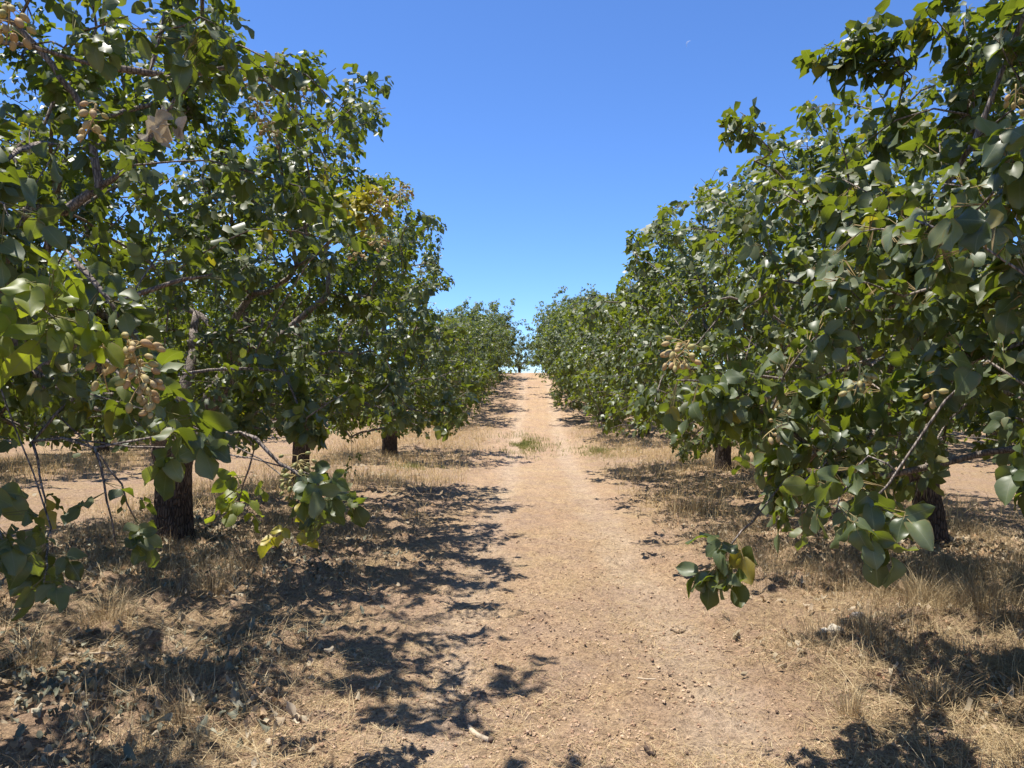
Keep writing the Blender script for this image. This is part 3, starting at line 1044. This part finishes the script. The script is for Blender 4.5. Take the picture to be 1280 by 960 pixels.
# right, second
t = Tree(67, (ROW_R, 7.53), (3.3, 2.6, 2.35), 2.6, 820, .14, .9, lean=(-.16, 0), low=.7, shift=(-.1, 0))
t.reach(at(1010, 125, 6.4), opts=dict(k=9, along=.25, autumn=.1), start=at(1030, 160, 6.6))
R1 = build(t, 'second tree of the sunlit row, on a dark trunk bent at the foot', G_R, 'mid', .083, 14, 300)
# right, third and fourth
t = Tree(71, (ROW_R, 11.3), (3.3, 2.5, 2.3), 2.45, 800, .075, 1.0, low=.5, shift=(-.25, 0))
R2 = build(t, 'third tree of the sunlit row, on a noticeably thin trunk', G_R, 'mid', .086, 14)
t = Tree(83, (ROW_R - .05, 15.5), (3.3, 2.6, 2.35), 2.5, 800, .165, 1.0, low=.5, shift=(-.25, 0))
R3 = build(t, 'fourth tree of the sunlit row, straight dark trunk behind the bleached grass', G_R, 'far', .094, 15)

# ------------------------------------------------------------------ farther trees: three builds, then copies
def children_of(o, table):
    return table.get(o.name, [])


protos = []
for sd, cr, zc in ((101, (2.35, 2.3, 1.95), 2.25), (113, (2.5, 2.25, 2.0), 2.35), (127, (2.25, 2.4, 1.9), 2.2)):
    t = Tree(sd, (0, 0), cr, zc, 430, .17, .85, carve=False, low=.05, clear=.15)
    protos.append((build(t, 'x', 'x', 'far', .105, 14, 0, 4), t))
proto_kids = [[c for c in bpy.data.objects if c.parent == p] for p, _ in protos]
used = [False] * 3


def place(k, x, y, rot, scale, label, group):
    p = protos[k][0]
    if used[k]:
        r = p.copy()
        COL.objects.link(r)
        for c in proto_kids[k]:
            d = c.copy()
            COL.objects.link(d)
            d.parent = r
    else:
        r = p
        used[k] = True
    r.location = (x, y, float(gz(x, y, False)) - .02)
    r.rotation_euler = (0, 0, rot)
    r.scale = (scale, scale, scale * 1.0)
    tag(r, label, 'tree', group)
    return r


rg = np.random.default_rng(77)
words = ['fifth', 'sixth', 'seventh', 'eighth', 'ninth', 'tenth', 'eleventh', 'twelfth', 'thirteenth']
for i, y in enumerate([27.2, 31.3, 35.2, 39.3, 43.2, 47.5]):
    place(i % 3, ROW_L + (.25 if y < 30 else .6) + rg.normal(0, .1), y, rg.random() * 6.28, rg.uniform(.88, 1.0), f'{words[i]} tree back along the shaded row left of the lane', G_L)
for i, y in enumerate([23.6, 27.5, 31.6, 35.5, 39.6, 43.5, 47.6]):
    place((i + 1) % 3, ROW_R - (.45 if y < 26 else 1.25) + rg.normal(0, .1), y, rg.random() * 6.28, rg.uniform(1.02, 1.12), f'{words[i]} tree back along the sunlit row right of the lane', G_R)
ends = ['low bushy tree closing the far end of the lane, nearest the shaded row', 'low bushy tree closing the far end of the lane, second from the shaded row',
        'low bushy tree closing the far end of the lane, second from the sunlit row', 'low bushy tree closing the far end of the lane, nearest the sunlit row']
for i, x in enumerate((-3.3, -.9, 1.3, 3.6)):
    place(i % 3, x, 54 + (i % 2) * 1.5, rg.random() * 6.28, (.80, .66, .70, .82)[i], ends[i], 'low trees across the far end of the lane')
nm = ['first', 'second', 'third', 'fourth', 'fifth', 'sixth', 'seventh', 'eighth', 'ninth', 'tenth']
for side, xr in (('left', ROW_L - 7.5), ('right', ROW_R + 7.5)):
    for i, y in enumerate([7.0, 11.2, 15.1, 19.3, 23.2, 27.4, 31.3, 35.5]):
        place((i + (side == 'left')) % 3, xr + rg.normal(0, .15), y, rg.random() * 6.28, rg.uniform(1.05, 1.2),
              f'{nm[i]} tree of the next row {side} of the lane trees, glimpsed under their boughs', f'pistachio trees in the next row {side}')
for side, xr in (('left', ROW_L - 15), ('right', ROW_R + 15)):
    for i, y in enumerate([17.0, 21.2, 25.1, 29.3, 33.2]):
        place((i + (side == 'left')) % 3, xr, y, rg.random() * 6.28, rg.uniform(1.05, 1.2),
              f'{nm[i]} tree of the second row away {side} of the lane trees', f'pistachio trees in the second row away {side}')

# ------------------------------------------------------------------ grass
def blades(name, X, Y, H, W, lean, mat, label, seed, segs=True, curve=.6):
    rng = np.random.default_rng(seed)
    n = len(X)
    az = rng.random(n) * 6.283
    d = np.stack([np.cos(az), np.sin(az), np.zeros(n)], 1)
    side = np.stack([-np.sin(az), np.cos(az), np.zeros(n)], 1)
    tw = rng.random(n) * 3.14
    side = side * np.cos(tw)[:, None] + d * np.sin(tw)[:, None]
    b = np.stack([X, Y, gz(X, Y) - .008], 1)
    upv = np.array([0, 0, 1.0])
    c, s_ = np.cos(lean)[:, None], np.sin(lean)[:, None]
    m = b + (upv * c + d * s_) * (H * .55)[:, None]
    l2 = np.minimum(lean + curve * rng.random(n), 1.62)[:, None]
    tip = m + (upv * np.cos(l2) + d * np.sin(l2)) * (H * .5)[:, None]
    tip[:, 2] = np.maximum(tip[:, 2], b[:, 2] + .012)
    m[:, 2] = np.maximum(m[:, 2], b[:, 2] + .012)
    hw = (W * .5)[:, None]
    if segs:
        V = np.stack([b - side * hw, b + side * hw, m + side * hw * .8, m - side * hw * .8, tip], 1).reshape(-1, 3)
        o = np.arange(n)[:, None] * 5
        F = [np.array([[0, 1, 2, 3]]) + o, np.array([[3, 2, 4]]) + o]
    else:
        V = np.stack([b - side * hw, b + side * hw, tip + side * hw * .6, tip - side * hw * .6], 1).reshape(-1, 3)
        V[:, 2] += .012
        F = [np.array([[0, 1, 2, 3]]) + np.arange(n)[:, None] * 4]
    me = mesh_np(name, V, F, mat, False, None, {'tint': np.repeat(rng.random(n), 5 if segs else 4)})
    return tag(link(name, me), label, None, None, 'stuff')


rg = np.random.default_rng(202)


def scatter(n, x0, x1, y0, y1, dens):
    X, Y = [], []
    got = 0
    while got < n:
        x = rg.uniform(x0, x1, n)
        y = rg.uniform(y0, y1, n)
        k = rg.random(n) < dens(x, y)
        X.append(x[k])
        Y.append(y[k])
        got += int(k.sum())
    return np.concatenate(X)[:n], np.concatenate(Y)[:n]


def verge(x, y):
    d = row_dist(x)
    pat = np.clip((fbm(x * 1.1 + 40, y * 1.1 + 9, 4) - .42) * 5, 0, 1)
    return np.clip(1.5 - d / 1.9, 0, 1) * pat * (1 - path_mask(x, y)) ** 2 * np.where(x > 0, 1.4, .9)


# standing dry grass close by
X, Y = scatter(48000, -5, 6.5, 2.4, 9.5, verge)
n = len(X)
blades('dry_grass', X, Y, rg.uniform(.05, .24, n) * (.4 + .9 * fbm(X * 1.5, Y * 1.5)), rg.uniform(.002, .004, n), np.abs(rg.normal(.2, .5, n)), M_STRAW_DULL,
       'standing dry grass under the nearest trees', 1)
# matted straw lying flat
X, Y = scatter(70000, -5, 6.5, 2.4, 10, lambda x, y: np.clip(1.6 - row_dist(x) / 2.1, 0, 1) * np.clip((fbm(x * .9 + 3, y * .9 + 70, 4) - .34) * 4, 0, 1) * (1 - .85 * path_mask(x, y)) * np.clip(14 / (y * y), 0, 1) * np.where(x < 0, .45, 1))
n = len(X)
blades('matted_straw', X, Y, rg.uniform(.06, .26, n), rg.uniform(.002, .0042, n), rg.uniform(.95, 1.55, n), M_STRAW_DULL,
       'flattened brown straw matted over the soil beneath the trees', 2, False)
# pale straw crumbs on the lane
X, Y = scatter(46000, -1.8, 2.9, 2.3, 12, lambda x, y: np.clip((fbm(x * 1.3 + 31, y * 1.3 + 2, 4) - .40) * 4, .05, 1) * np.clip(9 / (y * y), 0, 1))
n = len(X)
blades('straw_litter', X, Y, rg.uniform(.015, .075, n), rg.uniform(.0018, .0032, n), rg.uniform(1.3, 1.56, n), M_STRAW,
       'short pale straw bits strewn over the dirt lane', 3, False)


def golden(x, y):
    pat = np.clip((fbm(x * .6 + 11, y * .45 + 29, 4) - .34) * 5, 0, 1)
    m = row_dist(x)
    edge = np.clip(1.6 - m / 1.9, 0, 1)
    return edge * pat * (1 - path_mask(x, y)) ** 2


X, Y = scatter(46000, -13, 8, 9.5, 26, golden)
n = len(X)
blades('golden_grass', X, Y, rg.uniform(.10, .32, n), rg.uniform(.005, .009, n), np.abs(rg.normal(.2, .7, n)), M_GOLD,
       'golden dry grass standing between the trunks farther back', 4)
X, Y = scatter(9000, -14, 14, 26, 50, golden)
n = len(X)
blades('golden_grass', X, Y, rg.uniform(.08, .25, n), rg.uniform(.008, .015, n), np.abs(rg.normal(.2, .6, n)), M_GOLD,
       'golden dry grass on the rise near the end of the rows', 5)


def patch(name, cx, cy, rx, ry, n, h, wd, mat, label, seed):
    r = np.random.default_rng(seed)
    a = r.random(n) * 6.283
    q = np.abs(r.normal(0, .42, n))
    X, Y = cx + np.cos(a) * q * rx, cy + np.sin(a) * q * ry
    keep = r.random(n) < np.clip((fbm(X * 2.2 + seed, Y * 2.2, 4) - .40) * 6, 0, 1)
    X, Y, n = X[keep], Y[keep], int(keep.sum())
    return blades(name, X, Y, r.uniform(.4, 1, n) * h, r.uniform(.6, 1.2, n) * wd, np.abs(r.normal(0, .4, n)), mat, label, seed)


patch('green_grass', -.25, 22.3, 1.5, 3.4, 3400, .15, .012, M_GREEN_GRASS, 'patch of short green grass growing in the middle of the lane', 31)
patch('green_grass', 1.8, 20.8, 1.5, 2.6, 2000, .12, .011, M_GREEN_GRASS, 'patch of short green grass at the lane edge beside the sunlit row', 32)
patch('green_grass', -2.5, 16.6, .9, 1.0, 1200, .16, .009, M_GREEN_GRASS, 'pale green grass in front of the stout black trunk', 33)


def tuft(px, py, n, h, label, seed, mat=M_STRAW_DULL, wd=.0032, rad=.09):
    r = np.random.default_rng(seed)
    Yd = 1393 / (py - 505)
    p = at(px, py, Yd)
    a = r.random(n) * 6.283
    q = r.random(n) ** .8 * rad
    X, Y = p[0] + np.cos(a) * q, p[1] + np.sin(a) * q
    o = blades('grass_tuft', X, Y, r.uniform(.45, 1, n) * h, r.uniform(.7, 1.2, n) * wd, np.abs(r.normal(.15, .4, n)), mat, label, seed, curve=.9)
    me = o.data
    z = float(gz(p[0], p[1]))
    me.transform(Matrix.Translation((-p[0], -p[1], -z)))
    o.location = (p[0], p[1], z)
    del o['kind']
    tag(o, label, 'grass tuft', 'dry grass tufts by the lane')


tuft(1062, 895, 110, .24, 'dry tuft at the lane edge beside the leafy shadow on the lit side', 41, M_STRAW, rad=.06)
tuft(1150, 765, 260, .32, 'bushy grey-green dry tuft beside the pale stone', 42, rad=.16)
tuft(1225, 770, 240, .34, 'tall arching dry tuft farthest into the lit row', 43, rad=.15)
tuft(1085, 800, 150, .28, 'thin upright dry tuft standing just behind the pale stone', 44, rad=.08)
tuft(265, 755, 220, .26, 'dry tuft in front of the thick dark trunk', 45, rad=.15)
tuft(130, 800, 240, .28, 'golden dry tuft beneath the low hanging leaves', 46, M_STRAW, rad=.17)
tuft(870, 640, 420, .34, 'wide grey dry tuft in the shade before the straight dark trunk', 47, wd=.005, rad=.4)
tuft(232, 905, 120, .16, 'small dry tuft among the grey fallen leaves', 48, rad=.09)
tuft(1170, 880, 200, .24, 'bent dry tuft in the shade near the frame corner', 49, rad=.14)
tuft(40, 850, 200, .22, 'brown dry tuft by the darkest corner shade', 50, rad=.15)

# ------------------------------------------------------------------ clods and fallen leaves
def clods(name, X, Y, S, mat, label, seed):
    r = np.random.default_rng(seed)
    n = len(X)
    b = np.array([(1, 0, 0), (0, 1, 0), (-1, 0, 0), (0, -1, 0), (.5, .5, .75), (-.5, .5, .7), (-.5, -.5, .75), (.5, -.5, .7), (0, 0, -.6)], float)
    Vv = b[None] * (S[:, None, None]) * r.uniform(.65, 1.25, (n, 9, 3))
    a = r.random(n) * 6.283
    c, s_ = np.cos(a)[:, None], np.sin(a)[:, None]
    x = Vv[:, :, 0] * c - Vv[:, :, 1] * s_
    y = Vv[:, :, 0] * s_ + Vv[:, :, 1] * c
    Vv = np.stack([x + X[:, None], y + Y[:, None], Vv[:, :, 2] * .8 + gz(X, Y)[:, None] + (S * .12)[:, None]], -1)
    T = np.array([(0, 4, 7), (0, 1, 4), (1, 5, 4), (1, 2, 5), (2, 6, 5), (2, 3, 6), (3, 7, 6), (3, 0, 7)])
    Q = np.array([(4, 5, 6, 7)])
    o = np.arange(n)[:, None, None] * 9
    me = mesh_np(name, Vv.reshape(-1, 3), [(Q[None] + o).reshape(-1, 4), (T[None] + o).reshape(-1, 3)], mat, False, None, {'tint': np.repeat(r.random(n), 9)})
    return tag(link(name, me), label, None, None, 'stuff')


X, Y = scatter(25000, -2.4, 3.0, 2.3, 12, lambda x, y: np.clip(8 / (y * y), 0, 1) * np.clip((fbm(x * 1.7, y * 1.7 + 50, 3) - .3) * 3, .1, 1))
clods('soil_clods', X, Y, np.minimum(rg.lognormal(-5.3, .50, len(X)), .013), M_CLOD, 'loose crumbs and small clods of soil on the lane', 61)


def litter_pose(r, n, flat=.35):
    D = np.stack([r.normal(0, 1, n), r.normal(0, 1, n), r.normal(0, .25, n)], 1)
    Nn = np.stack([r.normal(0, flat, n), r.normal(0, flat, n), np.ones(n) * np.where(r.random(n) < .5, 1, -1)], 1)
    return D, Nn


def litter(name, n, x0, x1, y0, y1, mat, label, seed, size, lod):
    r = np.random.default_rng(seed)
    X, Y = scatter(n, x0, x1, y0, y1, lambda x, y: np.exp(-(row_dist(x) / 1.7) ** 2) * np.clip((fbm(x * 1.4 + seed, y * 1.4, 3) - .35) * 4, .05, 1) * (1 - path_mask(x, y)))
    D, Nn = litter_pose(r, n)
    P = np.stack([X, Y, gz(X, Y) + .012 + r.random(n) * .02], 1)
    me = leaves_mesh(name, P, D, Nn, r.uniform(.6, 1.15, n) * size, r.random(n), np.zeros(n), lod, mat, r, np.zeros(3))
    return tag(link(name, me), label, None, None, 'stuff')


litter('fallen_leaves', 7500, -5.5, 6.5, 2.3, 10, M_DEAD, 'tan dry leaf litter scattered under the nearest trees', 71, .058, 'dry')
litter('fallen_leaves', 1800, -5.5, 0, 2.3, 10, M_DEAD_GREY, 'grey green leaf litter scattered under the nearest trees', 72, .06, 'dry')
litter('fallen_leaves', 2500, -12, 12, 10, 24, M_DEAD, 'dry leaf litter under the trees farther back', 73, .10, 'far')

CURL = templates(81, 5, [.04, .16, .38, .62, .84, .96], 6, True)
DRY = {'grey': [mesh_np('fallen_leaf', tv, [tq, tt], M_DEAD_GREY, True, tuv) for tv, tuv, tq, tt in CURL],
       'tan': [mesh_np('fallen_leaf', tv, [tq, tt], M_DEAD, True, tuv) for tv, tuv, tq, tt in CURL],
       'rust': [mesh_np('fallen_leaf', tv, [tq, tt], M_RUST, True, tuv) for tv, tuv, tq, tt in CURL]}
FL = {'grey': ('dull grey-green fallen leaf lying in the drift under the shaded row', 'grey fallen leaves under the shaded row'),
      'tan': ('pale tan fallen leaf on the dirt beside the shaded row', 'tan fallen leaves beside the shaded row'),
      'rust': ('rust coloured fallen leaf in the grass beside the pale stone', 'rust fallen leaves by the pale stone')}


def drop(kind, px, py, spx, spy, n, seed, size):
    r = np.random.default_rng(seed)
    for i in range(n):
        y_ = min(950, max(720, py + r.normal(0, spy)))
        p = at(px + r.normal(0, spx), y_, 1393 / (y_ - 505))
        D, Nn = litter_pose(r, 1, .5)
        o = bpy.data.objects.new('fallen_leaf', DRY[kind][int(r.integers(6))])
        COL.objects.link(o)
        Mx = np.eye(4)
        Mx[:3, :3] = frames(D, Nn)[0] * size * r.uniform(.7, 1.2)
        Mx[:3, 3] = (p[0], p[1], float(gz(p[0], p[1])) + .02 + .02 * r.random())
        o.matrix_world = Matrix(Mx.tolist())
        tag(o, FL[kind][0], 'leaf', FL[kind][1])


drop('grey', 90, 900, 50, 26, 60, 1, .062)
drop('grey', 110, 865, 60, 18, 24, 2, .06)
drop('grey', 300, 825, 45, 20, 30, 3, .06)
drop('grey', 250, 910, 40, 20, 12, 4, .065)
drop('tan', 335, 905, 30, 12, 16, 5, .07)
drop('tan', 385, 870, 60, 40, 20, 6, .055)
drop('tan', 200, 890, 70, 30, 16, 7, .055)
drop('rust', 1110, 815, 35, 22, 26, 8, .042)
drop('rust', 1205, 850, 40, 10, 10, 9, .042)

# ------------------------------------------------------------------ sticks, stones and the moon
def stick(name, pts, r0, r1, mat, label, cat, seed, end_mat=None):
    G = []
    for px, py in pts:
        p = at(px, py, 1393 / (py - 505))
        G.append((p[0], p[1], float(gz(p[0], p[1])) + r0 * .8))
    G = np.array(G)
    b = G[0].copy()
    u = np.linspace(0, 1, 9)
    s_ = np.linspace(0, 1, len(G))
    P = np.stack([np.interp(u, s_, G[:, k]) for k in range(3)], 1)
    P[1:-1] = (P[:-2] + P[1:-1] * 2 + P[2:]) / 4
    a = Acc()
    a.add(*tube(P - b, np.linspace(r0, r1, 9), 8, True, seed, .25))
    o = link(name, a.mesh(name, mat), None, b)
    tag(o, label, cat)
    return o


o = stick('stick', [(586, 908), (590, 916), (598, 923), (612, 929)], .010, .012, M_STICK, 'bleached curved stick with a dark cut end lying on the lane', 'stick', 1)
a = Acc()
p0, p1 = at(612, 928.6, 1393 / (928.6 - 505)), at(617, 930, 1393 / (930 - 505))
for p in (p0, p1): p[2] = float(gz(p[0], p[1])) + .010
a.add(*tube(np.array([p0, (p0 + p1) / 2, p1]), [.0125, .0130, .011], 8, True, 3, .2))
c = link('cut_end', a.mesh('cut_end', M_STICK_DARK, True, np.array(o.location)), o)
stick('stick', [(838, 786), (847, 787), (856, 786)], .006, .005, M_STICK_DARK, 'short dark stick lying alone across the lane', 'stick', 2)
stick('stick', [(797, 844), (808, 846), (820, 849)], .005, .004, M_STICK, 'thin bleached forked twig in the middle of the lane', 'stick', 4)
stick('stick', [(806, 945), (812, 947), (819, 947)], .008, .008, M_STICK_DARK, 'stubby dark stick nearest the bottom edge of the lane', 'stick', 5)
stick('twig', [(882, 657), (893, 654), (903, 655)], .006, .004, M_STICK_RED, 'reddish twig lying at the foot of the dry grass', 'twig', 6)
stick('stick', [(85, 843), (115, 840), (155, 833)], .008, .006, M_STICK, 'long pale stick half buried in the straw', 'stick', 7)
stick('stick', [(1140, 900), (1175, 915), (1215, 925)], .006, .004, M_STICK, 'slender grey stick lying in the shade by the lane', 'stick', 8)


def stone(name, px, py, s, mat, label, seed, cat='stone'):
    r = np.random.default_rng(seed)
    p = at(px, py, 1393 / (py - 505))
    u, v = np.linspace(0, math.pi, 9), np.linspace(0, 2 * math.pi, 14)[:-1]
    V = [(0, 0, 1)]
    for a_ in u[1:-1]:
        for b_ in v: V.append((math.sin(a_) * math.cos(b_), math.sin(a_) * math.sin(b_), math.cos(a_)))
    V.append((0, 0, -1))
    V = np.array(V)
    pl = nrm(r.normal(0, 1, (9, 3)))
    dd = r.uniform(.62, .95, 9)
    for q, h in zip(pl, dd):
        k = V @ q
        V = V - np.maximum(k - h, 0)[:, None] * q * .9
    V = V * np.array(s) * (1 + .06 * r.random((len(V), 1)))
    nb, nr = 13, 7
    T = [(0, 1 + j, 1 + (j + 1) % nb) for j in range(nb)]
    Q = [(1 + i * nb + j, 1 + (i + 1) * nb + j, 1 + (i + 1) * nb + (j + 1) % nb, 1 + i * nb + (j + 1) % nb) for i in range(nr - 1) for j in range(nb)]
    T += [(len(V) - 1, 1 + (nr - 1) * nb + (j + 1) % nb, 1 + (nr - 1) * nb + j) for j in range(nb)]
    o = link(name, mesh_np(name, V, [np.array(Q), np.array(T)], mat, False), None, (p[0], p[1], float(gz(p[0], p[1])) + s[2] * .45))
    tag(o, label, cat)


stone('stone', 1043, 793, (.055, .042, .046), M_STONE, 'pale cream stone at the edge of the lane', 1)
stone('stone', 1030, 795, (.026, .02, .018), M_STONE, 'little white stone touching the pale cream one', 2)
stone('stone', 1072, 781, (.050, .035, .045), M_STONE_DARK, 'dark grey stone just behind the pale cream one', 3)
stone('clod', 800, 803, (.016, .014, .012), M_STICK_DARK, 'single black clod on the open lane', 4, 'clod')
stone('clod', 855, 754, (.018, .016, .013), M_STICK_DARK, 'black clod in front of the low hanging leaves', 5, 'clod')

m, tt_, b_ = newmat('moonlit_rock')
b_.inputs['Base Color'].default_value = (.5, .5, .5, 1)
b_.inputs['Roughness'].default_value = 1
tp = N(tt_, 'ShaderNodeBsdfTransparent')
ms = N(tt_, 'ShaderNodeMixShader')
ms.inputs[0].default_value = .22
tt_.links.new(tp.outputs[0], ms.inputs[1])
bt_ = N(tt_, 'ShaderNodeBsdfTranslucent')
bt_.inputs[0].default_value = (1, 1, 1, 1)
m2_ = N(tt_, 'ShaderNodeMixShader')
tt_.links.new(b_.outputs[0], m2_.inputs[1])
tt_.links.new(bt_.outputs[0], m2_.inputs[2])
tt_.links.new(m2_.outputs[0], ms.inputs[2])
tt_.links.new(ms.outputs[0], tt_.nodes['Material Output'].inputs[0])
mc = at(863, 56, 2400)
a = np.linspace(R(80), R(215), 15)
rad_ = 12.5
th_ = 1.9 * np.sin(np.linspace(0, np.pi, 15)) + .15
pts = mc + rad_ * (np.cos(a)[:, None] * rt + np.sin(a)[:, None] * up)
mo = Acc()
mo.add(*tube(pts - mc, th_, 8))
tag(link('moon', mo.mesh('moon', m), None, mc), 'thin pale crescent moon in the blue daytime sky', 'moon')
print('tris', sum(len(m_.loops) - 2 * len(m_.polygons) for m_ in bpy.data.meshes), 'objects', len(bpy.data.objects))
